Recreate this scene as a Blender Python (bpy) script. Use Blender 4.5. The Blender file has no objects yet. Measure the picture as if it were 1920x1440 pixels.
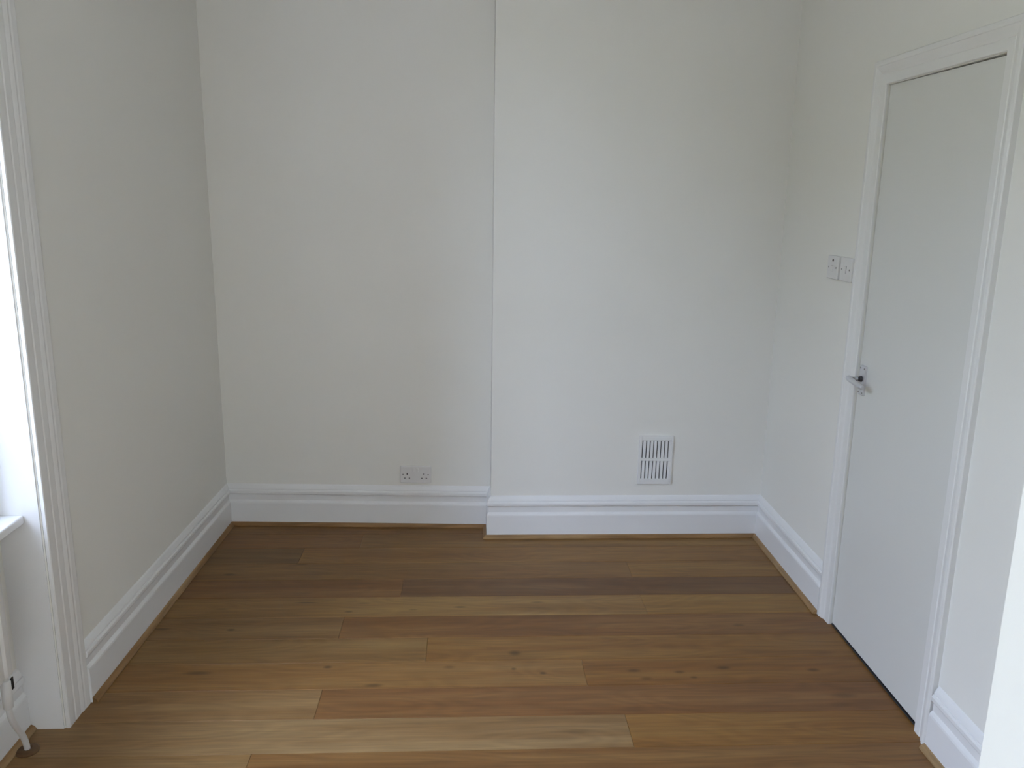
import bpy, bmesh, math, random
from mathutils import Vector, Matrix

random.seed(7)
scene = bpy.context.scene
C = scene.collection

# ---------------------------------------------------------------- camera
cam_d = bpy.data.cameras.new('camera')
cam = bpy.data.objects.new('camera', cam_d)
C.objects.link(cam)
F = Vector((0.05040079, 0.97400152, -0.22086375))
R = Vector((0.99872159, -0.04829635, 0.01492158))
U = Vector((-0.00386673, 0.22133345, 0.97519052))
m = Matrix((R, U, -F)).transposed().to_4x4()
m.translation = Vector((1.2153, -3.9201, 1.6077))
cam.matrix_world = m
cam_d.sensor_width = 36.0
cam_d.lens = 36.0 * 1560.9 / 1920.0
cam_d.clip_start = 0.02
scene.camera = cam

# ---------------------------------------------------------------- sky, exposure
world = bpy.data.worlds.new('sky')
scene.world = world
world.use_nodes = True
bg = world.node_tree.nodes['Background']
bg.inputs['Color'].default_value = (0.62, 0.73, 1.0, 1)
bg.inputs['Strength'].default_value = 12.0
vs = scene.view_settings
vs.view_transform = 'Standard'
vs.look = 'None'
vs.gamma = 1.0
vs.use_curve_mapping = False
vs.exposure = 0.40

WIN_Y0, WIN_Y1, WIN_Z0, WIN_Z1 = -2.85, -1.609, 0.68, 2.72   # window opening
FW_X0, FW_X1, FW_Z0, FW_Z1 = 0.85, 2.20, 0.45, 2.72              # unseen second window, added behind the viewpoint for fill light
YB = -5.2                                                       # wall behind the viewpoint
def portal(loc, rot, sx, sy):                                   # guides sky sampling, gives no light of its own
    pl = bpy.data.lights.new('window_portal', 'AREA')
    pl.shape = 'RECTANGLE'
    pl.size, pl.size_y = sx, sy
    pl.cycles.is_portal = True
    po = bpy.data.objects.new('window_portal', pl)
    C.objects.link(po)
    po.location = loc
    po.rotation_euler = rot
portal((-.29, (WIN_Y0 + WIN_Y1) / 2, (WIN_Z0 + WIN_Z1) / 2), (0, -math.pi / 2, 0), WIN_Z1 - WIN_Z0, WIN_Y1 - WIN_Y0)
W3_Y0, W3_Y1 = -5.15, -4.05                                      # unseen third window, added to light the nib and chimney breast
portal((-.16, (W3_Y0 + W3_Y1) / 2, (WIN_Z0 + WIN_Z1) / 2), (0, -math.pi / 2, 0), WIN_Z1 - WIN_Z0, W3_Y1 - W3_Y0)
portal(((FW_X0 + FW_X1) / 2, YB - .11, (FW_Z0 + FW_Z1) / 2), (math.pi / 2, 0, 0), FW_X1 - FW_X0, FW_Z1 - FW_Z0)

CEIL = 2.95

# ---------------------------------------------------------------- materials
def lin(c):
    return tuple(((v / 255) / 12.92 if v / 255 <= .04045 else ((v / 255 + .055) / 1.055) ** 2.4) for v in c)

def new_mat(name, color, rough=.5, spec=.5, metal=0.0):
    mt = bpy.data.materials.new(name)
    mt.use_nodes = True
    b = mt.node_tree.nodes['Principled BSDF']
    b.inputs['Base Color'].default_value = (*color, 1)
    b.inputs['Roughness'].default_value = rough
    b.inputs['Specular IOR Level'].default_value = spec
    b.inputs['Metallic'].default_value = metal
    return mt, mt.node_tree, b

def add_bump(nt, b, scale, strength, dist=.002, detail=1.5):
    tc = nt.nodes.new('ShaderNodeTexCoord')
    nz = nt.nodes.new('ShaderNodeTexNoise')
    nz.inputs['Scale'].default_value = scale
    nz.inputs['Detail'].default_value = detail
    bp = nt.nodes.new('ShaderNodeBump')
    bp.inputs['Strength'].default_value = strength
    bp.inputs['Distance'].default_value = dist
    nt.links.new(tc.outputs['Object'], nz.inputs['Vector'])
    nt.links.new(nz.outputs['Fac'], bp.inputs['Height'])
    nt.links.new(bp.outputs['Normal'], b.inputs['Normal'])
    return tc, nz

def mottled(name, c1, c2, rough, scale, bump_scale, bump):
    mt, nt, b = new_mat(name, c1, rough)
    tc, _ = add_bump(nt, b, bump_scale, bump)
    nz = nt.nodes.new('ShaderNodeTexNoise')
    nz.inputs['Scale'].default_value = scale
    nz.inputs['Detail'].default_value = 1
    mx = nt.nodes.new('ShaderNodeMix')
    mx.data_type = 'RGBA'
    mx.inputs['A'].default_value = (*c1, 1)
    mx.inputs['B'].default_value = (*c2, 1)
    nt.links.new(tc.outputs['Object'], nz.inputs['Vector'])
    nt.links.new(nz.outputs['Fac'], mx.inputs['Factor'])
    nt.links.new(mx.outputs['Result'], b.inputs['Base Color'])
    return mt

M = {}
M['wall'] = mottled('white_emulsion', (.90, .882, .828), (.885, .867, .813), .75, 1.7, 55, .10)
M['gloss'] = mottled('white_gloss_paint', (.89, .885, .88), (.87, .865, .86), .32, 6, 30, .06)
M['casing'] = mottled('white_eggshell_paint', (.875, .865, .845), (.86, .85, .83), .4, 5, 30, .05)
M['doorpaint'] = mottled('white_satin_paint', (.79, .785, .75), (.775, .77, .735), .38, 3, 22, .07)
M['ceiling'] = mottled('ceiling_white', (.82, .82, .80), (.80, .80, .78), .8, 2, 50, .08)
M['plastic'] = mottled('white_plastic', (.83, .815, .80), (.81, .795, .78), .35, 20, 200, .01)
M['ventwhite'] = mottled('vent_white_plastic', (.87, .865, .85), (.85, .845, .83), .4, 20, 200, .01)
M['dark'] = mottled('dark_hole', (.012, .011, .011), (.02, .018, .018), .7, 20, 60, .02)
M['duct'] = mottled('duct_grey', (.13, .13, .135), (.10, .10, .105), .8, 20, 60, .05)
M['boss'] = mottled('dark_metal_ring', (.07, .07, .075), (.05, .05, .055), .3, 40, 90, .02)
M['red'] = mottled('indicator_lens', (.05, .012, .012), (.03, .008, .008), .25, 20, 60, .02)
M['screw'] = mottled('screw_grey', (.22, .21, .20), (.28, .27, .26), .4, 30, 100, .02)
mt, nt, b = new_mat('satin_aluminium', (.70, .70, .73), .38, .5, .55)
add_bump(nt, b, 260, .03, .0005)
M['alu'] = mt
mt, nt, b = new_mat('chrome_spindle', (.55, .57, .58), .16, .5, 1.0)
add_bump(nt, b, 200, .01, .0003)
M['chrome'] = mt
M['rad'] = mottled('radiator_enamel', (.80, .79, .77), (.78, .77, .75), .3, 5, 60, .02)
M['lead'] = mottled('subfloor', (.10, .075, .05), (.08, .06, .04), .9, 6, 40, .1)
M['under_door_shade'] = mottled('under_door_black', (.03, .03, .032), (.022, .022, .024), .6, 12, 60, .05)
M['paving'] = mottled('pale_bounce_ground', (.45, .39, .30), (.38, .33, .25), .9, 2, 12, .3)
M['render'] = mottled('cream_bounce_wall', (.66, .58, .45), (.62, .545, .42), .85, 1.5, 20, .2)
M['brick'] = mottled('dark_sky_blocker', (.16, .13, .115), (.11, .095, .085), .9, 5, 25, .4)
M['leaf'] = mottled('foliage', (.19, .19, .085), (.30, .29, .15), .8, 1.5, 6, .5)

mt = bpy.data.materials.new('window_glass')
mt.use_nodes = True
nt = mt.node_tree
nt.nodes.clear()
out = nt.nodes.new('ShaderNodeOutputMaterial')
tr = nt.nodes.new('ShaderNodeBsdfTransparent')
tr.inputs['Color'].default_value = (.97, .985, .98, 1)
gl = nt.nodes.new('ShaderNodeBsdfGlossy')
gl.inputs['Roughness'].default_value = .02
lw = nt.nodes.new('ShaderNodeLayerWeight')
lw.inputs['Blend'].default_value = .5
pw = nt.nodes.new('ShaderNodeMath'); pw.operation = 'POWER'; pw.inputs[1].default_value = 5
nt.links.new(lw.outputs['Facing'], pw.inputs[0])
fr = nt.nodes.new('ShaderNodeMapRange')
fr.inputs['To Min'].default_value = .03; fr.inputs['To Max'].default_value = .8
nt.links.new(pw.outputs[0], fr.inputs['Value'])
mx = nt.nodes.new('ShaderNodeMixShader')
nt.links.new(fr.outputs[0], mx.inputs[0])
nt.links.new(tr.outputs[0], mx.inputs[1])
nt.links.new(gl.outputs[0], mx.inputs[2])
nt.links.new(mx.outputs[0], out.inputs[0])
M['glass'] = mt

def wood(name, axis_x=True, knots=(), use_obj_color=True, base=(.3, .17, .08)):
    """Oak: colour per board from the object colour, long grain, growth figure, dark knots."""
    mt, nt, b = new_mat(name, base, .36, .34)
    N, L = nt.nodes.new, nt.links.new
    geo = N('ShaderNodeNewGeometry')
    oi = N('ShaderNodeObjectInfo')
    off = N('ShaderNodeVectorMath'); off.operation = 'SCALE'
    off.inputs[0].default_value = (37.1, 53.7, 11.3)
    L(oi.outputs['Random'], off.inputs['Scale'])
    add = N('ShaderNodeVectorMath'); add.operation = 'ADD'
    L(geo.outputs['Position'], add.inputs[0]); L(off.outputs[0], add.inputs[1])
    def stretched(sx, sy):
        mp = N('ShaderNodeMapping')
        mp.inputs['Scale'].default_value = (sx, sy, 1) if axis_x else (sy, sx, 1)
        L(add.outputs[0], mp.inputs['Vector'])
        return mp
    # fine long fibres
    f1 = N('ShaderNodeTexNoise'); f1.inputs['Scale'].default_value = 1; f1.inputs['Detail'].default_value = 6
    f1.inputs['Roughness'].default_value = .62
    L(stretched(4.5, 130).outputs[0], f1.inputs['Vector'])
    # broad streaks
    f2 = N('ShaderNodeTexNoise'); f2.inputs['Scale'].default_value = 1; f2.inputs['Detail'].default_value = 3
    L(stretched(1.1, 17).outputs[0], f2.inputs['Vector'])
    # growth figure: bands of a slowly warped field
    f3 = N('ShaderNodeTexNoise'); f3.inputs['Scale'].default_value = 1; f3.inputs['Detail'].default_value = 1.5
    L(stretched(1.5, 7).outputs[0], f3.inputs['Vector'])
    sn = N('ShaderNodeMath'); sn.operation = 'MULTIPLY'; sn.inputs[1].default_value = 85
    L(f3.outputs['Fac'], sn.inputs[0])
    si = N('ShaderNodeMath'); si.operation = 'SINE'; L(sn.outputs[0], si.inputs[0])
    def ramp(src, a, bb, lo, hi):
        r = N('ShaderNodeMapRange')
        r.inputs['From Min'].default_value = a; r.inputs['From Max'].default_value = bb
        r.inputs['To Min'].default_value = lo; r.inputs['To Max'].default_value = hi
        L(src, r.inputs['Value'])
        return r.outputs['Result']
    v1 = ramp(f1.outputs['Fac'], .28, .72, .80, 1.20)
    v2 = ramp(f2.outputs['Fac'], .28, .72, .80, 1.20)
    v3 = ramp(si.outputs[0], -1, 1, .94, 1.06)
    def mul(a, c):
        q = N('ShaderNodeMath'); q.operation = 'MULTIPLY'; L(a, q.inputs[0]); L(c, q.inputs[1]); return q.outputs[0]
    val = mul(mul(v1, v2), v3)
    for (kx, ky, r, asp, dark) in knots:
        sub = N('ShaderNodeVectorMath'); sub.operation = 'SUBTRACT'
        sub.inputs[1].default_value = (kx, ky, 0)
        L(geo.outputs['Position'], sub.inputs[0])
        sc = N('ShaderNodeVectorMath'); sc.operation = 'MULTIPLY'
        sc.inputs[1].default_value = (1 / (r * asp), 1 / r, 0)
        L(sub.outputs[0], sc.inputs[0])
        ln = N('ShaderNodeVectorMath'); ln.operation = 'LENGTH'
        L(sc.outputs[0], ln.inputs[0])
        kr = N('ShaderNodeMapRange'); kr.interpolation_type = 'SMOOTHSTEP'
        kr.inputs['From Min'].default_value = .25; kr.inputs['From Max'].default_value = 1.5
        kr.inputs['To Min'].default_value = dark; kr.inputs['To Max'].default_value = 1
        L(ln.outputs['Value'], kr.inputs['Value'])
        val = mul(val, kr.outputs['Result'])
    hue = N('ShaderNodeMix'); hue.data_type = 'RGBA'; hue.blend_type = 'MIX'
    if use_obj_color:
        L(oi.outputs['Color'], hue.inputs['A'])
        mm = N('ShaderNodeMix'); mm.data_type = 'RGBA'; mm.blend_type = 'MULTIPLY'
        mm.inputs['Factor'].default_value = 1
        L(oi.outputs['Color'], mm.inputs['A']); mm.inputs['B'].default_value = (1.0, .90, .80, 1)
        L(mm.outputs['Result'], hue.inputs['B'])
    else:
        hue.inputs['A'].default_value = (*base, 1)
        hue.inputs['B'].default_value = (base[0], base[1] * .86, base[2] * .72, 1)
    L(ramp(f2.outputs['Fac'], .42, .62, 1, 0), hue.inputs['Factor'])
    vm = N('ShaderNodeVectorMath'); vm.operation = 'SCALE'
    L(hue.outputs['Result'], vm.inputs[0]); L(val, vm.inputs['Scale'])
    L(vm.outputs[0], b.inputs['Base Color'])
    rr = ramp(f1.outputs['Fac'], .2, .8, .34, .46)
    L(rr, b.inputs['Roughness'])
    bp = N('ShaderNodeBump'); bp.inputs['Strength'].default_value = .12; bp.inputs['Distance'].default_value = .001
    L(f1.outputs['Fac'], bp.inputs['Height']); L(bp.outputs['Normal'], b.inputs['Normal'])
    return mt

M['oak_x'] = wood('oak_beading_lengthwise', True, (), False, (.32, .205, .10))
M['oak_y'] = wood('oak_beading_crosswise', False, (), False, (.32, .205, .10))

M['oak_dark'] = wood('dark_oak_collar', True, (), False, (.14, .082, .040))

# ---------------------------------------------------------------- mesh helpers
def link(name, me, mat, parent=None, label=None, cat=None, group=None, kind=None):
    o = bpy.data.objects.new(name, me)
    C.objects.link(o)
    if mat is not None and not me.materials:
        me.materials.append(mat)
    if parent is not None:
        o.parent = parent
    tag(o, label, cat, group, kind)
    return o

def tag(o, label=None, cat=None, group=None, kind=None):
    if label: o['label'] = label
    if cat: o['category'] = cat
    if group: o['group'] = group
    if kind: o['kind'] = kind
    return o

def empty(name, loc=(0, 0, 0), rz=0.0, parent=None, **kw):
    o = bpy.data.objects.new(name, None)
    o.empty_display_size = .1
    C.objects.link(o)
    o.location = loc
    o.rotation_euler = (0, 0, rz)
    if parent is not None: o.parent = parent
    return tag(o, **kw)

def bm_done(bm, name, smooth=False):
    bmesh.ops.recalc_face_normals(bm, faces=bm.faces)
    me = bpy.data.meshes.new(name)
    bm.to_mesh(me)
    bm.free()
    if smooth:
        for p in me.polygons: p.use_smooth = True
    return me

def add_prism(bm, poly, z0, z1):
    n = len(poly)
    lo = [bm.verts.new((x, y, z0)) for x, y in poly]
    hi = [bm.verts.new((x, y, z1)) for x, y in poly]
    bm.faces.new(lo); bm.faces.new(hi)
    for i in range(n):
        bm.faces.new((lo[i], lo[(i + 1) % n], hi[(i + 1) % n], hi[i]))

def add_box(bm, a, b):
    add_prism(bm, [(a[0], a[1]), (b[0], a[1]), (b[0], b[1]), (a[0], b[1])], a[2], b[2])

def bevel_all(bm, w, seg=2, ang=.5):
    es = [e for e in bm.edges if len(e.link_faces) == 2 and e.calc_face_angle(0) > ang]
    bmesh.ops.bevel(bm, geom=es, offset=w, segments=seg, affect='EDGES', profile=.5)

def box_mesh(name, a, b, bev=0, seg=2):
    bm = bmesh.new()
    add_box(bm, a, b)
    bmesh.ops.recalc_face_normals(bm, faces=bm.faces)
    if bev: bevel_all(bm, bev, seg)
    return bm_done(bm, name)

def cyl_mesh(name, p0, p1, r0, r1=None, n=20, cap_bev=0):
    r1 = r0 if r1 is None else r1
    p0, p1 = Vector(p0), Vector(p1)
    ax = (p1 - p0).normalized()
    s = ax.orthogonal().normalized(); t = ax.cross(s)
    prof = [(0, r0 - cap_bev), (cap_bev, r0), ((p1 - p0).length - cap_bev, r1), ((p1 - p0).length, r1 - cap_bev)] if cap_bev else [(0, r0), ((p1 - p0).length, r1)]
    bm = bmesh.new()
    rings = [[bm.verts.new(p0 + ax * d + (s * math.cos(2 * math.pi * i / n) + t * math.sin(2 * math.pi * i / n)) * r) for i in range(n)] for d, r in prof]
    for a, b in zip(rings, rings[1:]):
        for i in range(n):
            bm.faces.new((a[i], a[(i + 1) % n], b[(i + 1) % n], b[i])).smooth = True
    bm.faces.new(rings[0]); bm.faces.new(rings[-1])
    return bm_done(bm, name)

def tube_mesh(name, pts, radii, n=16):
    pts = [Vector(p) for p in pts]
    bm = bmesh.new()
    rings = []
    prev = None
    for i, p in enumerate(pts):
        d = (pts[min(i + 1, len(pts) - 1)] - pts[max(i - 1, 0)]).normalized()
        s = d.orthogonal().normalized() if prev is None else (prev - d * prev.dot(d)).normalized()
        prev = s
        t = d.cross(s)
        r = radii if isinstance(radii, (int, float)) else radii[i]
        rings.append([bm.verts.new(p + (s * math.cos(2 * math.pi * k / n) + t * math.sin(2 * math.pi * k / n)) * r) for k in range(n)])
    for a, b in zip(rings, rings[1:]):
        for i in range(n):
            bm.faces.new((a[i], a[(i + 1) % n], b[(i + 1) % n], b[i])).smooth = True
    bm.faces.new(rings[0]); bm.faces.new(rings[-1])
    return bm_done(bm, name)

def run_mesh(name, p0, p1, normal, prof, m0=0.0, m1=0.0, up=(0, 0, 1)):
    """A moulding: profile of (out, up) points carried from p0 to p1; m = 1 mitres an inner corner, -1 an outer one."""
    p0, p1, nv, up = Vector(p0), Vector(p1), Vector(normal).normalized(), Vector(up)
    u = (p1 - p0).normalized()
    bm = bmesh.new()
    A = [bm.verts.new(p0 + nv * t + up * z + u * (m0 * t)) for t, z in prof]
    B = [bm.verts.new(p1 + nv * t + up * z - u * (m1 * t)) for t, z in prof]
    k = len(prof)
    bm.faces.new(A); bm.faces.new(B)
    for i in range(k):
        bm.faces.new((A[i], A[(i + 1) % k], B[(i + 1) % k], B[i]))
    return bm_done(bm, name)

# ---------------------------------------------------------------- plan of the room (metres)
def xl(y): return .0221 * (y + 1)               # face of the left wall
def xr(y): return 2.618 + .0114 * (y + 1)       # face of the right wall
def ya(x): return -.0403 * (x - .65)            # face of the alcove wall
XS, YC = 1.3175, -.1585                         # chimney breast: left arris, front face
NX, NY = 1.70, -3.251                           # projecting nib on the right
DY0, DY1, DZ = -1.690, -1.032, 1.990            # door opening
RX = -.135                                      # apron panel under the window
ST = 'structure'

# ---------------------------------------------------------------- floor of oak boards
bm = bmesh.new(); add_box(bm, (-.45, YB - .1, -.09), (2.95, .3, -.0151))
floor = link('floor', bm_done(bm, 'floor'), M['lead'], kind=ST, label='glossy oak plank floor of the empty room', cat='floor')

P0, PW = -.2884, .1621
E0 = .60
def alb(c):
    r, g, b = lin([v * .9 + w * .1 for v, w in zip(c, (101, 77, 52))])
    return (r / E0, g / E0 * .945, b / E0 * .64)
rows = {-2: (1.9, (98, 72, 46), (102, 78, 50)), -1: (.707, (102, 75, 48), (104, 80, 52)), 0: (.4545, (90, 70, 49), (107, 81, 51)), 1: (1.923, (99, 75, 50), (106, 81, 50)),
        2: (.935, (97, 70, 47), (84, 62, 46)), 3: (1.922, (109, 86, 60), (112, 88, 56)), 4: (.732, (101, 79, 58), (95, 68, 45)),
        5: (1.063, (104, 82, 58), (103, 76, 47)), 6: (1.6155, (109, 83, 57), (102, 73, 44)), 7: (.731, (109, 87, 68), (97, 69, 48)),
        8: (1.712, (112, 92, 75), (106, 78, 48)), 9: (.58, (108, 86, 65), (99, 73, 50))}
knots = {1: [(.185, -.555, .009, 2.5, .6), (.477, -.459, .008, 3, .65)],
         3: [(.561, -.817, .007, 6, .55), (.742, -.895, .007, 2.2, .5), (.244, -.864, .007, 4, .7), (.794, -.826, .006, 5, .6), (.994, -.883, .006, 3, .65), (1.18, -.865, .008, 3, .55), (1.491, -.831, .008, 3, .65)],
         4: [(.322, -1.027, .008, 1.8, .45), (.065, -1.017, .009, 3, .6), (2.257, -1.032, .009, 2.6, .65)],
         5: [(1.38, -1.213, .016, 1.3, .5), (1.375, -1.225, .035, 2.5, .85)],
         6: [(.725, -1.29, .009, 1.6, .45), (.29, -1.316, .011, 4, .6), (.897, -1.404, .010, 3, .5), (1.146, -1.30, .010, 2, .7), (1.371, -1.316, .008, 1.2, .5), (1.471, -1.345, .008, 1.4, .45),
             (2.108, -1.327, .010, 2.4, .5), (1.947, -1.35, .009, 2, .55), (1.789, -1.336, .010, 2.2, .6), (1.823, -1.386, .009, 2.4, .6), (1.989, -1.384, .007, 1.8, .55), (2.422, -1.348, .010, 2.2, .5)],
         7: [(2.461, -1.502, .014, 3, .75), (2.43, -1.552, .013, 3, .75)],
         8: [(1.55, -1.67, .011, 4, .8)]}
pool = [(104, 80, 52), (97, 70, 47), (110, 86, 60), (92, 68, 47), (115, 92, 66), (102, 74, 45), (108, 84, 58)]
mat_plain = wood('oak_board')
mat_row = {k: wood('oak_board_with_knots', True, v) for k, v in knots.items()}

def plank(x0, x1, y0, y1, col, mat):
    bm = bmesh.new()
    g = .0003
    add_box(bm, (x0 - (x0 + x1) / 2 + g, -(y1 - y0) / 2 + g, -.015), ((x1 - x0) / 2 - g, (y1 - y0) / 2 - g, 0))
    bmesh.ops.recalc_face_normals(bm, faces=bm.faces)
    es = [e for e in bm.edges if all(v.co.z > -.001 for v in e.verts)]
    bmesh.ops.bevel(bm, geom=es, offset=.0009, segments=1, affect='EDGES')
    o = link('plank', bm_done(bm, 'plank'), mat, floor)
    o.location = ((x0 + x1) / 2, (y0 + y1) / 2, 0)
    o.color = (*alb(col), 1)

k = -2
while P0 - k * PW > YB - .05:
    y1 = P0 - k * PW; y0 = y1 - PW
    if k in rows:
        j, c1, c2 = rows[k]
        cuts = [(-.34, j, c1), (j, 2.86, c2)]
    else:
        j = random.uniform(.4, 2.1)
        cuts = [(-.34, j, random.choice(pool)), (j, 2.86, random.choice(pool))]
    mt = mat_row.get(k, mat_plain)
    for x0, x1, c in cuts:
        plank(x0, x1, y0, min(y1, .1), c, mt)
    k += 1

# ---------------------------------------------------------------- walls and ceiling
bm = bmesh.new()
add_prism(bm, [(-.35, .25), (-.35, ya(-.35)), (XS, ya(XS)), (XS, .25)], 0, CEIL)
link('wall_back_alcove', bm_done(bm, 'wall_back_alcove'), M['wall'], kind=ST, label='white painted back wall of the shallow alcove left of the chimney breast', cat='wall')
bm = bmesh.new()
add_prism(bm, [(XS, YC), (2.75, YC), (2.75, .25), (XS, .25)], 0, CEIL)
bevel_all(bm, .004, 2)
link('wall_back_chimney_breast', bm_done(bm, 'wall_back_chimney_breast'), M['wall'], kind=ST, label='white painted chimney breast projecting beside the alcove', cat='wall')

def left_part(side, polys, label):
    bm = bmesh.new()
    for poly, z0, z1 in polys: add_prism(bm, poly, z0, z1)
    link('wall_' + side, bm_done(bm, 'wall_' + side), M['wall'], kind=ST, label=label, cat='wall')
WP1 = [(-.35, WIN_Y1), (xl(WIN_Y1), WIN_Y1), (xl(WIN_Y0), WIN_Y0), (-.35, WIN_Y0)]
WP3 = [(-.35, W3_Y1), (xl(W3_Y1), W3_Y1), (xl(W3_Y0), W3_Y0), (-.35, W3_Y0)]
left_part('left', [([(-.35, ya(-.35)), (xl(.05), ya(.02)), (xl(WIN_Y1), WIN_Y1), (-.35, WIN_Y1)], 0, CEIL)], 'white painted left wall between the window and the alcove')
left_part('left_apron', [([(-.35, WIN_Y1), (RX, WIN_Y1), (RX, WIN_Y0), (-.35, WIN_Y0)], 0, .668)], 'white panel below the window sill in the recess')
left_part('left_lintel', [(WP1, WIN_Z1, CEIL)], 'white wall above the window, over the frame')
left_part('left_near', [([(-.35, WIN_Y0), (xl(WIN_Y0), WIN_Y0), (xl(W3_Y1), W3_Y1), (-.35, W3_Y1)], 0, CEIL), (WP3, 0, WIN_Z0), (WP3, WIN_Z1, CEIL),
                        ([(-.35, W3_Y0), (xl(W3_Y0), W3_Y0), (xl(YB), YB), (-.35, YB)], 0, CEIL)], 'white left wall beside the viewpoint')

bm = bmesh.new()
T = .12
add_prism(bm, [(xr(YC), YC), (xr(DY1), DY1), (xr(DY1) + T, DY1), (xr(YC) + T, YC)], 0, CEIL)
add_prism(bm, [(xr(DY1), DY1), (xr(DY0), DY0), (xr(DY0) + T, DY0), (xr(DY1) + T, DY1)], DZ, CEIL)
add_prism(bm, [(xr(DY0), DY0), (xr(NY), NY), (xr(NY) + T, NY), (xr(DY0) + T, DY0)], 0, CEIL)
add_prism(bm, [(xr(DY1) + T, DY1 + .1), (xr(DY0) + T, DY0 - .1), (xr(DY0) + T + .06, DY0 - .1), (xr(DY1) + T + .06, DY1 + .1)], 0, DZ + .1)
link('wall_right', bm_done(bm, 'wall_right'), M['wall'], kind=ST, label='white painted right wall around the flush door', cat='wall')
bm = bmesh.new()
add_prism(bm, [(NX, NY), (NX, NY - .28), (2.66, NY - .28), (2.66, YB), (2.85, YB), (2.85, NY)], 0, CEIL)
bevel_all(bm, .004, 2)
link('wall_right_nib', bm_done(bm, 'wall_right_nib'), M['wall'], kind=ST, label='brightly lit white wall corner projecting at the right frame edge', cat='wall')
bm = bmesh.new()
add_box(bm, (-.35, YB - .12, 0), (FW_X0, YB, CEIL))
add_box(bm, (FW_X1, YB - .12, 0), (2.85, YB, CEIL))
add_box(bm, (FW_X0, YB - .12, 0), (FW_X1, YB, FW_Z0))
add_box(bm, (FW_X0, YB - .12, FW_Z1), (FW_X1, YB, CEIL))
link('wall_front', bm_done(bm, 'wall_front'), M['wall'], kind=ST, label='white painted wall behind the viewpoint', cat='wall')
bm = bmesh.new()
add_box(bm, (-.35, YB - .12, CEIL), (2.85, .25, CEIL + .1))
link('ceiling', bm_done(bm, 'ceiling'), M['ceiling'], kind=ST, label='plain white ceiling above the frame', cat='ceiling')

# ---------------------------------------------------------------- skirting boards and oak beading
SK = [(0, 0), (.0205, 0), (.0205, .112), (.019, .118), (.011, .128), (.011, .157), (.017, .1585), (.0195, .163), (.0195, .174), (.0165, .180),
      (.0135, .181), (.0135, .186), (.010, .194), (.005, .203), (0, .208)]
SB = .0205
BD = [(0, 0), (.0165, 0), (.0165, .004), (.0125, .010), (.007, .0145), (.002, .0165), (0, .0165)]

def skirt(side, p0, p1, n, m0, m1, label):
    link('baseboard_' + side, run_mesh('baseboard', p0, p1, n, SK, m0, m1), M['gloss'], kind=ST, label=label, cat='baseboard')

trim_n = [0]
def bead(p0, p1, n, m0, m1, mat, label):
    trim_n[0] += 1
    nv = Vector(n).normalized()
    u = (Vector(p1) - Vector(p0)).normalized()
    a = Vector(p0) + nv * SB + u * (m0 * SB); c = Vector(p1) + nv * SB - u * (m1 * SB)
    link('trim_%d' % trim_n[0], run_mesh('trim', a, c, n, BD, m0, m1), M[mat], kind=ST, label=label, cat='beading')

ZF = 0.0
na = (-.0403, -1, 0); nl = (1, -.0221, 0); nr = (-1, .0114, 0)
CASE_Y = -1.4767
cornL = (xl(.026), ya(xl(.026)), ZF); cornA = (XS, ya(XS), ZF)
segs = [
    ('back_alcove', cornL, cornA, na, 1, 1, 'oak_x', 'white moulded skirting board under the double socket in the alcove', 'oak beading strip along the alcove skirting'),
    ('chimney_return', (XS, YC, ZF), cornA, (-1, 0, 0), -1, 1, 'oak_y', 'short white skirting return on the side of the chimney breast', 'tiny oak beading return beside the chimney breast corner'),
    ('back_chimney', (XS, YC, ZF), (xr(YC), YC, ZF), (0, -1, 0), -1, 1, 'oak_x', 'white moulded skirting board below the air vent', 'oak beading strip along the chimney breast skirting'),
    ('left', (xl(CASE_Y), CASE_Y, ZF), cornL, nl, 0, 1, 'oak_y', 'white moulded skirting board along the left wall', 'oak beading strip along the left wall skirting'),
    ('right_back', (xr(YC), YC, ZF), (xr(-.952), -.952, ZF), nr, 1, 0, 'oak_y', 'white moulded skirting board between chimney breast and door', 'oak beading strip on the right wall before the door'),
    ('right_near', (xr(-1.776), -1.776, ZF), (xr(NY), NY, ZF), nr, 0, 0, 'oak_y', 'white moulded skirting board right of the door at the frame corner', 'short oak beading strip right of the door at the bottom corner'),
    ('window_recess', (RX, WIN_Y0, ZF), (RX, WIN_Y1, ZF), (1, 0, 0), 0, 0, 'oak_y', 'white skirting board in the window recess behind the pipe', 'oak beading strip in the window recess behind the pipe'),
]
for side, p0, p1, n, m0, m1, om, l1, l2 in segs:
    skirt(side, p0, p1, n, m0, m1, l1)
    bead(p0, p1, n, m0, m1, om, l2)

# ---------------------------------------------------------------- window: casing, lining, sill, sashes
win = empty('window_1', (xl(WIN_Y1), WIN_Y1, 0), kind=ST, label='tall white sash window in a recess at the left frame edge', cat='window')
def sub(name, me, mat, parent):            # world-space mesh under a thing
    o = link(name, me, mat, parent)
    r = parent
    loc = Vector((0, 0, 0))
    while r is not None:
        loc += Vector(r.location); r = r.parent
    o.location = -loc
    return o
CW = CASE_Y - WIN_Y1
WC = [(0, 0), (.0095, 0), (.0115, .003), (.0115, .034), (.0102, .037), (.0102, .040), (.0122, .044), (.0122, .070), (.0110, .074), (.0130, .081), (.0150, .090),
      (.0143, .098), (.0160, .105), (.0170, CW - .006), (.0150, CW), (0, CW)]
sub('casing', run_mesh('casing', (xl(WIN_Y1 + .06), WIN_Y1, 0), (xl(WIN_Y1 + .06), WIN_Y1, WIN_Z1 + CW), nl, WC, 0, 0, up=(0, 1, 0)), M['casing'], win)
WC2 = [(t, -z) for t, z in WC]
sub('casing', run_mesh('casing', (xl(WIN_Y0), WIN_Y0, 0), (xl(WIN_Y0), WIN_Y0, WIN_Z1 + CW), nl, WC2, 0, 0, up=(0, 1, 0)), M['casing'], win)
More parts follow.
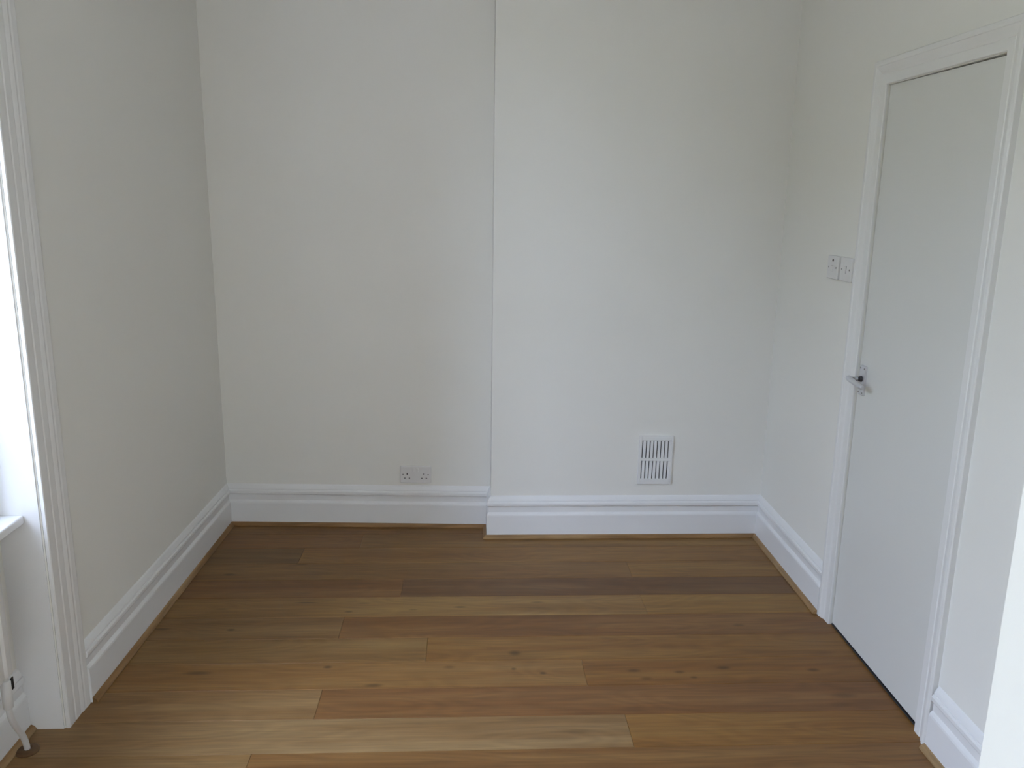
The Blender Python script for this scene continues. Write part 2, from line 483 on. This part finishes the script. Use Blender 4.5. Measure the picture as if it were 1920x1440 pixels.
sub('casing', run_mesh('casing', (xl(WIN_Y0) + .002, WIN_Y0, WIN_Z1), (xl(WIN_Y1) + .002, WIN_Y1, WIN_Z1), nl, WC, 0, 0), M['casing'], win)
# jamb lining of the recess: a thin board set just behind the casing edge
for y0, y1 in ((WIN_Y1 - .004, WIN_Y1), (WIN_Y0, WIN_Y0 + .004)):
    sub('jamb_lining', box_mesh('jamb_lining', (-.29, y0, .0), (xl(y1) - .004, y1, WIN_Z1), .0006, 1), M['gloss'], win)
sub('head_lining', box_mesh('head_lining', (-.29, WIN_Y0, WIN_Z1 - .004), (xl(WIN_Y0) - .010, WIN_Y1, WIN_Z1), .001, 1), M['gloss'], win)
sub('sill', box_mesh('sill', (-.29, WIN_Y0 + .004, .668), (-.060, WIN_Y1 - .004, .694), .005, 3), M['gloss'], win)
fx0, fx1 = -.285, -.150
ya0, yb0 = WIN_Y0 + .004, WIN_Y1 - .004
def frame_bars(name, x0, x1, y0, y1, z0, z1, w, parent, wb=None):
    wb = wb or w
    for a, b_ in (((x0, y0, z0), (x1, y0 + w, z1)), ((x0, y1 - w, z0), (x1, y1, z1)), ((x0, y0 + w, z0), (x1, y1 - w, z0 + wb)), ((x0, y0 + w, z1 - w), (x1, y1 - w, z1))):
        sub(name, box_mesh(name, a, b_, .003, 1), M['gloss'], parent)
frame_bars('frame', fx0, fx1, ya0, yb0, .694, WIN_Z1 - .004, .055, win)
for nm, x0, x1, z0, z1, wb in (('lower_sash', -.240, -.212, .749, 1.74, .070), ('upper_sash', -.274, -.246, 1.70, WIN_Z1 - .059, .035)):
    sash = empty(nm, (0, 0, 0), parent=win)
    sash.location = (0, 0, 0)
    frame_bars('sash_bar', x0, x1, ya0 + .055, yb0 - .055, z0, z1, .035, sash, wb)
    sub('pane', box_mesh('pane', ((x0 + x1) / 2 - .002, ya0 + .085, z0 + wb - .005), ((x0 + x1) / 2 + .002, yb0 - .085, z1 - .031)), M['glass'], sash)

fill_rear = empty('fill_window_rear', ((FW_X0 + FW_X1) / 2, YB - .06, FW_Z0), kind=ST, label='unseen white casement window added behind the viewpoint for fill light', cat='window')
xm = (FW_X0 + FW_X1) / 2
for a, b_ in (((FW_X0, FW_Z0), (FW_X0 + .05, FW_Z1)), ((FW_X1 - .05, FW_Z0), (FW_X1, FW_Z1)), ((xm - .03, FW_Z0 + .05), (xm + .03, FW_Z1 - .05)),
              ((FW_X0 + .05, FW_Z0), (FW_X1 - .05, FW_Z0 + .05)), ((FW_X0 + .05, FW_Z1 - .05), (FW_X1 - .05, FW_Z1))):
    sub('frame_bar', box_mesh('frame_bar', (a[0], YB - .10, a[1]), (b_[0], YB - .04, b_[1]), .003, 1), M['gloss'], fill_rear)
for a, b_ in ((FW_X0 + .05, xm - .03), (xm + .03, FW_X1 - .05)):
    sub('pane', box_mesh('pane', (a, YB - .072, FW_Z0 + .05), (b_, YB - .068, FW_Z1 - .05)), M['glass'], fill_rear)

fill_side = empty('fill_window_side', (-.125, (W3_Y0 + W3_Y1) / 2, WIN_Z0), kind=ST, label='unseen white window added on the left wall to light the nib and chimney breast', cat='window')
frame_bars('frame_bar', -.155, -.095, W3_Y0, W3_Y1, WIN_Z0, WIN_Z1, .05, fill_side)
sub('pane', box_mesh('pane', (-.127, W3_Y0 + .05, WIN_Z0 + .05), (-.123, W3_Y1 - .05, WIN_Z1 - .05)), M['glass'], fill_side)

# ---------------------------------------------------------------- radiator with pipe at the left frame edge
rad = empty('radiator', (-.045, -1.80, 0), label='white radiator under the window sill with its pipe entering the floor', cat='radiator')
# ribbed front panel
bm = bmesh.new()
y = -1.862; yend = -2.78
prof = []
i = 0
while y > yend:
    prof += [(0.0, y), (0.0, y - .022), (-.006, y - .029), (-.006, y - .043)]
    y -= .05
prof = [(max(x, -.006), yy) for x, yy in prof if yy > yend] + [(-.0, yend)]
prof = [(-.006, -1.857), (-.002, -1.859)] + prof
top, bot = .635, .345
A = [bm.verts.new((x, yy, bot)) for x, yy in prof]; B = [bm.verts.new((x, yy, top)) for x, yy in prof]
A2 = [bm.verts.new((-.014, yy, bot)) for x, yy in prof]; B2 = [bm.verts.new((-.014, yy, top)) for x, yy in prof]
for a in range(len(prof) - 1):
    bm.faces.new((A[a], A[a + 1], B[a + 1], B[a])); bm.faces.new((A2[a], A2[a + 1], B2[a + 1], B2[a]))
    bm.faces.new((A[a], A[a + 1], A2[a + 1], A2[a])); bm.faces.new((B[a], B[a + 1], B2[a + 1], B2[a]))
bm.faces.new((A[0], B[0], B2[0], A2[0])); bm.faces.new((A[-1], B[-1], B2[-1], A2[-1]))
sub('front_panel', bm_done(bm, 'front_panel'), M['rad'], rad)
sub('back_panel', box_mesh('back_panel', (-.083, -2.78, .345), (-.072, -1.857, .635), .003, 2), M['rad'], rad)
sub('top_grille', box_mesh('top_grille', (-.084, -2.78, .632), (.001, -1.857, .642), .003, 2), M['rad'], rad)
for yy in (-1.874, -2.77):
    sub('end_panel', box_mesh('end_panel', (-.074, yy, .36), (-.012, yy + .004, .635)), M['rad'], rad)
for yy in (-2.05, -2.6):
    sub('wall_bracket', box_mesh('wall_bracket', (RX + .002, yy - .02, .40), (-.08, yy + .02, .60), .002, 1), M['rad'], rad)
valve = sub('valve', cyl_mesh('valve', (-.045, -1.826, .215), (-.045, -1.826, .300), .013, .014, 20, .003), M['rad'], rad)
link('valve_gap', cyl_mesh('valve_gap', (-.045, -1.826, .296), (-.045, -1.826, .318), .0095, None, 16), M['rad'], valve)
link('valve_nut', cyl_mesh('valve_nut', (-.045, -1.826, .313), (-.045, -1.826, .352), .014, None, 6), M['rad'], valve)
link('valve_slot', box_mesh('valve_slot', (-.0335, -1.823, .268), (-.0305, -1.811, .304), .001, 1), M['dark'], valve)
link('valve_tail', cyl_mesh('valve_tail', (-.045, -1.826, .352), (-.045, -1.868, .372), .010, None, 16), M['rad'], valve)
pts = []
for i in range(15):
    t = i / 14
    p = (Vector((-.045, -1.826, .222)) * (1 - t) ** 3 + Vector((-.048, -1.822, .14)) * 3 * t * (1 - t) ** 2 + Vector((-.072, -1.722, .085)) * 3 * t * t * (1 - t) + Vector((-.074, -1.7147, 0.0)) * t ** 3)
    pts.append(p)
sub('pipe', tube_mesh('pipe', pts, .0085), M['rad'], rad)
# oak collar on the floor
bm = bmesh.new()
n = 28
pr = [(.009, 0), (.032, 0), (.032, .003), (.027, .007), (.014, .009), (.009, .008)]
rg = [[bm.verts.new((-.074 + r * math.cos(2 * math.pi * i / n), -1.7147 + r * math.sin(2 * math.pi * i / n), z)) for r, z in pr] for i in range(n)]
for i in range(n):
    for j in range(len(pr)):
        bm.faces.new((rg[i][j], rg[(i + 1) % n][j], rg[(i + 1) % n][(j + 1) % len(pr)], rg[i][(j + 1) % len(pr)]))
sub('pipe_collar', bm_done(bm, 'pipe_collar'), M['oak_dark'], rad)

# ---------------------------------------------------------------- door with architrave and lever handle
RZR = math.atan2(-1, -.0114)                 # local x runs along the right wall towards the viewer, -y into the room
def wall_r(y, z=0): return (xr(y), y, z)
dorg = wall_r(DY1)
door = empty('door_1', dorg, RZR, kind=ST, label='white flush door with a small lever handle on the right wall', cat='door')
DW = DY1 - DY0
GAP = .010
# leaf: slightly out of square at its head, so the gap widens towards the hinges
bm = bmesh.new()
x0, x1, y0_, y1_ = .003, DW - .003, .006, .046
zb = (.0085, .0125); zt = (1.9893, 1.9852)
vs_ = [bm.verts.new(c) for c in ((x0, y0_, zb[0]), (x1, y0_, zb[1]), (x1, y1_, zb[1]), (x0, y1_, zb[0]), (x0, y0_, zt[0]), (x1, y0_, zt[1]), (x1, y1_, zt[1]), (x0, y1_, zt[0]))]
for f in ((0, 1, 2, 3), (4, 5, 6, 7), (0, 1, 5, 4), (1, 2, 6, 5), (2, 3, 7, 6), (3, 0, 4, 7)):
    bm.faces.new([vs_[i] for i in f])
bmesh.ops.recalc_face_normals(bm, faces=bm.faces)
bevel_all(bm, .0015, 2)
leaf = link('door_leaf', bm_done(bm, 'door_leaf'), M['doorpaint'], door)
link('under_door_shade', box_mesh('under_door_shade', (0, .004, 0), (DW, .10, .004), .001, 1), M['under_door_shade'], door)  # near-black strip paints the shade in the gap under the leaf
# rebate / stop lining round the opening
for nm, a, b_ in (('door_stop', (-.0, .048, 0), (.012, .09, 1.99)), ('door_stop', (DW - .012, .048, 0), (DW, .09, 1.99)), ('door_stop', (.012, .048, 1.974), (DW - .012, .09, 1.99))):
    link(nm, box_mesh(nm, a, b_, .001, 1), M['gloss'], door)
# architrave: thin flat by the door, ogee rising to a thick outer bead
AR = [(0, 0), (.006, 0), (.0085, .002), (.0095, .030), (.0075, .033), (.0085, .037), (.012, .044), (.0155, .054), (.0175, .060), (.0195, .062), (.0205, .068), (.0195, .077), (.016, .080), (0, .080)]
def arch(name, a, b_, up, m0, m1):
    u = (Vector(b_) - Vector(a)).normalized()
    bm = bmesh.new()
    A = [bm.verts.new(Vector(a) + Vector((0, -t, 0)) + Vector(up) * w - u * (m0 * w)) for t, w in AR]
    B = [bm.verts.new(Vector(b_) + Vector((0, -t, 0)) + Vector(up) * w + u * (m1 * w)) for t, w in AR]
    k = len(AR)
    bm.faces.new(A); bm.faces.new(B)
    for i in range(k):
        bm.faces.new((A[i], A[(i + 1) % k], B[(i + 1) % k], B[i]))
    return link(name, bm_done(bm, name), M['casing'], door)
AZ = 1.992
arch('architrave', (0, 0, 0), (0, 0, AZ), (-1, 0, 0), 0, 1)
arch('architrave', (DW, 0, 0), (DW, 0, AZ), (1, 0, 0), 0, 1)
arch('architrave', (0, 0, AZ), (DW, 0, AZ), (0, 0, 1), 1, 1)
# hinges: only the knuckle line shows
for zc in (1.783, .22):
    h = link('hinge', cyl_mesh('hinge', (DW - .0085, .0040, zc - .038), (DW - .0085, .0040, zc + .038), .0030, None, 12), M['screw'], door)

hx, hz = .040, .980
hd = empty('door_handle', (0, 0, 0), parent=door)
bm = bmesh.new()
def rounded_plate(bm, cx, cz, w, h, r, yb, yf, bev):
    pts = []
    for sx, sz, a0 in ((1, 1, 0), (-1, 1, 90), (-1, -1, 180), (1, -1, 270)):
        for i in range(5):
            a = math.radians(a0 + i * 22.5)
            pts.append((cx + sx * (w / 2 - r) + r * math.cos(a), cz + sz * (h / 2 - r) + r * math.sin(a)))
    n = len(pts)
    def ring(y, k):
        return [bm.verts.new((cx + (x - cx) * (1 - k / (w / 2)), y, cz + (z - cz) * (1 - k / (h / 2)))) for x, z in pts]
    rs = [ring(yb, 0), ring(yf + bev, 0), ring(yf + bev * .3, bev * .3), ring(yf, bev)]
    for a, b_ in zip(rs, rs[1:]):
        for i in range(n):
            bm.faces.new((a[i], a[(i + 1) % n], b_[(i + 1) % n], b_[i]))
    bm.faces.new(rs[0]); bm.faces.new(rs[-1])
rounded_plate(bm, hx, hz, .044, .108, .006, .006, -.0015, .003)
link('handle_plate', bm_done(bm, 'handle_plate'), M['alu'], hd)
for sx in (-1, 1):
    for sz in (-1, 1):
        link('screw', cyl_mesh('screw', (hx + sx * .014, -.0005, hz + sz * .044), (hx + sx * .014, -.0024, hz + sz * .044), .0034, .003, 14), M['screw'], hd)
link('boss', cyl_mesh('boss', (hx, 0, hz + .006), (hx, -.012, hz + .006), .0115, .0100, 24, .002), M['boss'], hd)
link('spindle_neck', cyl_mesh('spindle_neck', (hx, -.008, hz + .006), (hx, -.046, hz + .006), .0085, .0078, 24), M['chrome'], hd)
pts = [(hx - .010, -.0455, hz + .008), (hx - .004, -.0475, hz + .008), (hx + .012, -.0475, hz + .006), (hx + .04, -.0455, hz + .001), (hx + .07, -.042, hz - .004), (hx + .088, -.039, hz - .006), (hx + .093, -.038, hz - .006)]
lv = tube_mesh('lever', pts, [.006, .0098, .0102, .0092, .0088, .0085, .005], 16)
link('lever', lv, M['alu'], hd)
link('keyhole', box_mesh('keyhole', (hx - .003, -.0022, hz - .034), (hx + .003, -.0005, hz - .022), .001, 1), M['dark'], hd)

# ---------------------------------------------------------------- double socket in the alcove
RZA = math.atan(-.0403)
so = empty('double_socket', (.951, ya(.951), .2225), RZA, label='white double power socket just above the alcove skirting', cat='socket')
W, H = .152, .087
bm = bmesh.new(); rounded_plate(bm, 0, H / 2, W, H, .005, 0, -.010, .004)
link('face_plate', bm_done(bm, 'face_plate'), M['plastic'], so)
for s in (-1, 1):
    cx = s * .0415
    link('earth_hole', box_mesh('earth_hole', (cx - .0024, -.0106, .0425), (cx + .0024, -.0080, .0515), .0005, 1), M['dark'], so)
    for q in (-1, 1):
        link('pin_hole', box_mesh('pin_hole', (cx + q * .0112 - .0036, -.0106, .0235), (cx + q * .0112 + .0036, -.0080, .0275), .0005, 1), M['dark'], so)
    link('screw', cyl_mesh('screw', (s * .0615, -.008, .0445), (s * .0615, -.0108, .0445), .0036, .0033, 16), M['screw'], so)
    link('rocker', box_mesh('rocker', (s * .010 - .0055, -.0135, .058), (s * .010 + .0055, -.009, .078), .0015, 2), M['plastic'], so)

# ---------------------------------------------------------------- two switch plates beside the door
def switch_plate(name, yc, zc, proud, label):
    t = empty(name, (xr(yc), yc, zc - .0445), RZR, label=label, cat='switch', group='switch plates beside the door')
    bm = bmesh.new(); rounded_plate(bm, 0, .0445, .0985, .089, .004, 0, -proud, .003)
    link('face_plate', bm_done(bm, 'face_plate'), M['plastic'], t)
    for s in (-1, 1):
        link('screw', cyl_mesh('screw', (s * .033, -proud + .002, .0445), (s * .033, -proud - .0008, .0445), .0038, .0034, 16), M['screw'], t)
    return t
t = switch_plate('wall_switch', -.7595, 1.3565, .014, 'white switch plate with a dark red indicator, further from the door')
link('indicator', cyl_mesh('indicator', (.001, -.012, .0715), (.001, -.0152, .0715), .0058, .005, 18), M['red'], t)
link('rocker', box_mesh('rocker', (-.012, -.0175, .030), (.008, -.012, .052), .002, 2), M['plastic'], t)
t = switch_plate('wall_switch', -.866, 1.3565, .009, 'white switch plate with a narrow rocker, next to the door architrave')
link('rocker', box_mesh('rocker', (-.0055, -.0135, .031), (.0055, -.008, .057), .002, 2), M['plastic'], t)
link('rocker_shade_strip', box_mesh('rocker_shade_strip', (.0057, -.0096, .030), (.0072, -.0075, .058)), M['screw'], t)  # grey strip stands in for the shade beside the rocker

# ---------------------------------------------------------------- air vent on the chimney breast
vt = empty('air_vent', (2.0985, YC, .2655), label='white plastic louvred air vent low on the chimney breast', cat='vent')
vt.rotation_euler = (0, math.radians(.6), 0)
VW, VH = .163, .241
sx0, pitch, ns = -.0635, .01755, 8
ins = (sx0 - .004, sx0 - .004 + pitch * ns)
zs = ((.028, .117), (.131, .217))
# frame built from bars so the slots are true openings
for a, b_ in (((-VW / 2, -.009, 0), (ins[0], 0, VH)), ((ins[1], -.009, 0), (VW / 2, 0, VH)), ((ins[0], -.009, 0), (ins[1], 0, zs[0][0])), ((ins[0], -.009, zs[1][1]), (ins[1], 0, VH))):
    link('frame_bar', box_mesh('frame_bar', a, b_, .0012, 2), M['ventwhite'], vt)
link('middle_bar', box_mesh('middle_bar', (ins[0], -.009, zs[0][1]), (ins[1], 0, zs[1][0]), .001, 2), M['ventwhite'], vt)
link('back_plate', box_mesh('back_plate', (ins[0], -.0012, zs[0][0]), (ins[1], 0, zs[1][1])), M['duct'], vt)
sl_me = {}
for r, (z0, z1) in enumerate(zs):
    bm = bmesh.new()
    # slanted blade: deep edge by the slot, front edge flush with the frame
    pp = [(.0052, -.0022), (.0052, -.0034), (.0115, -.0080), (.0135, -.0088), (pitch, -.0088), (pitch, -.0076), (.0130, -.0072)]
    add_prism(bm, pp, z0, z1)
    sl_me[r] = bm_done(bm, 'slat')
    for i in range(ns):
        o = link('slat', sl_me[r], M['ventwhite'], vt)
        o.location = (ins[0] + i * pitch, 0, 0)

# ---------------------------------------------------------------- garden outside the window (unseen, it shapes the daylight)
bm = bmesh.new(); add_box(bm, (-60, -60, -.9), (60, 60, -.6))  # unseen ground, coloured pale to bounce light up into the room
link('ground', bm_done(bm, 'ground'), M['paving'], kind=ST, label='unseen ground outside the windows, made pale to bounce light in', cat='ground')
bm = bmesh.new()
NXX, NZZ = 90, 24
grid = []
for i in range(NXX + 1):
    row = []
    yy = -30 + 50 * i / NXX
    t_ = min(1, max(0, (yy + 14) / 4)); hgt = 5.7 + .5 * t_ * t_ * (3 - 2 * t_) + .5 * math.sin(yy * .55) + .4 * math.sin(yy * 1.7 + 1)
    for j in range(NZZ + 1):
        a = math.pi * j / NZZ
        w = 1.6 + .35 * math.sin(yy * 1.3 + j)
        row.append(bm.verts.new((-11.5 + math.cos(a) * w + random.uniform(-.15, .15), yy + random.uniform(-.15, .15), -.6 + math.sin(a) ** .7 * hgt + random.uniform(-.15, .15))))
    grid.append(row)
for i in range(NXX):
    for j in range(NZZ):
        bm.faces.new((grid[i][j], grid[i + 1][j], grid[i + 1][j + 1], grid[i][j + 1]))
bm.faces.new(grid[0]); bm.faces.new(grid[-1])
link('foliage', bm_done(bm, 'foliage', True), M['leaf'], kind='stuff', label='green garden foliage outside the window', cat='foliage')
bm = bmesh.new()
add_box(bm, (-1.6, YB - 8.6, -.6), (14, YB - 8.0, 8.5))  # unseen wall, added to send warm light through the rear window
link('wall_bounce_added', bm_done(bm, 'wall_bounce_added'), M['render'], kind=ST, label='unseen cream wall added behind the viewpoint to bounce warm light', cat='wall')
bm = bmesh.new()
add_box(bm, (-3.6, YB - 5.4, -.6), (-.36, YB - 2.2, 9.0))  # unseen mass, added to block sky light from the window reveal
link('wall_sky_blocker', bm_done(bm, 'wall_sky_blocker'), M['brick'], kind=ST, label='unseen dark block added outside the left windows to cut the sky light', cat='wall')
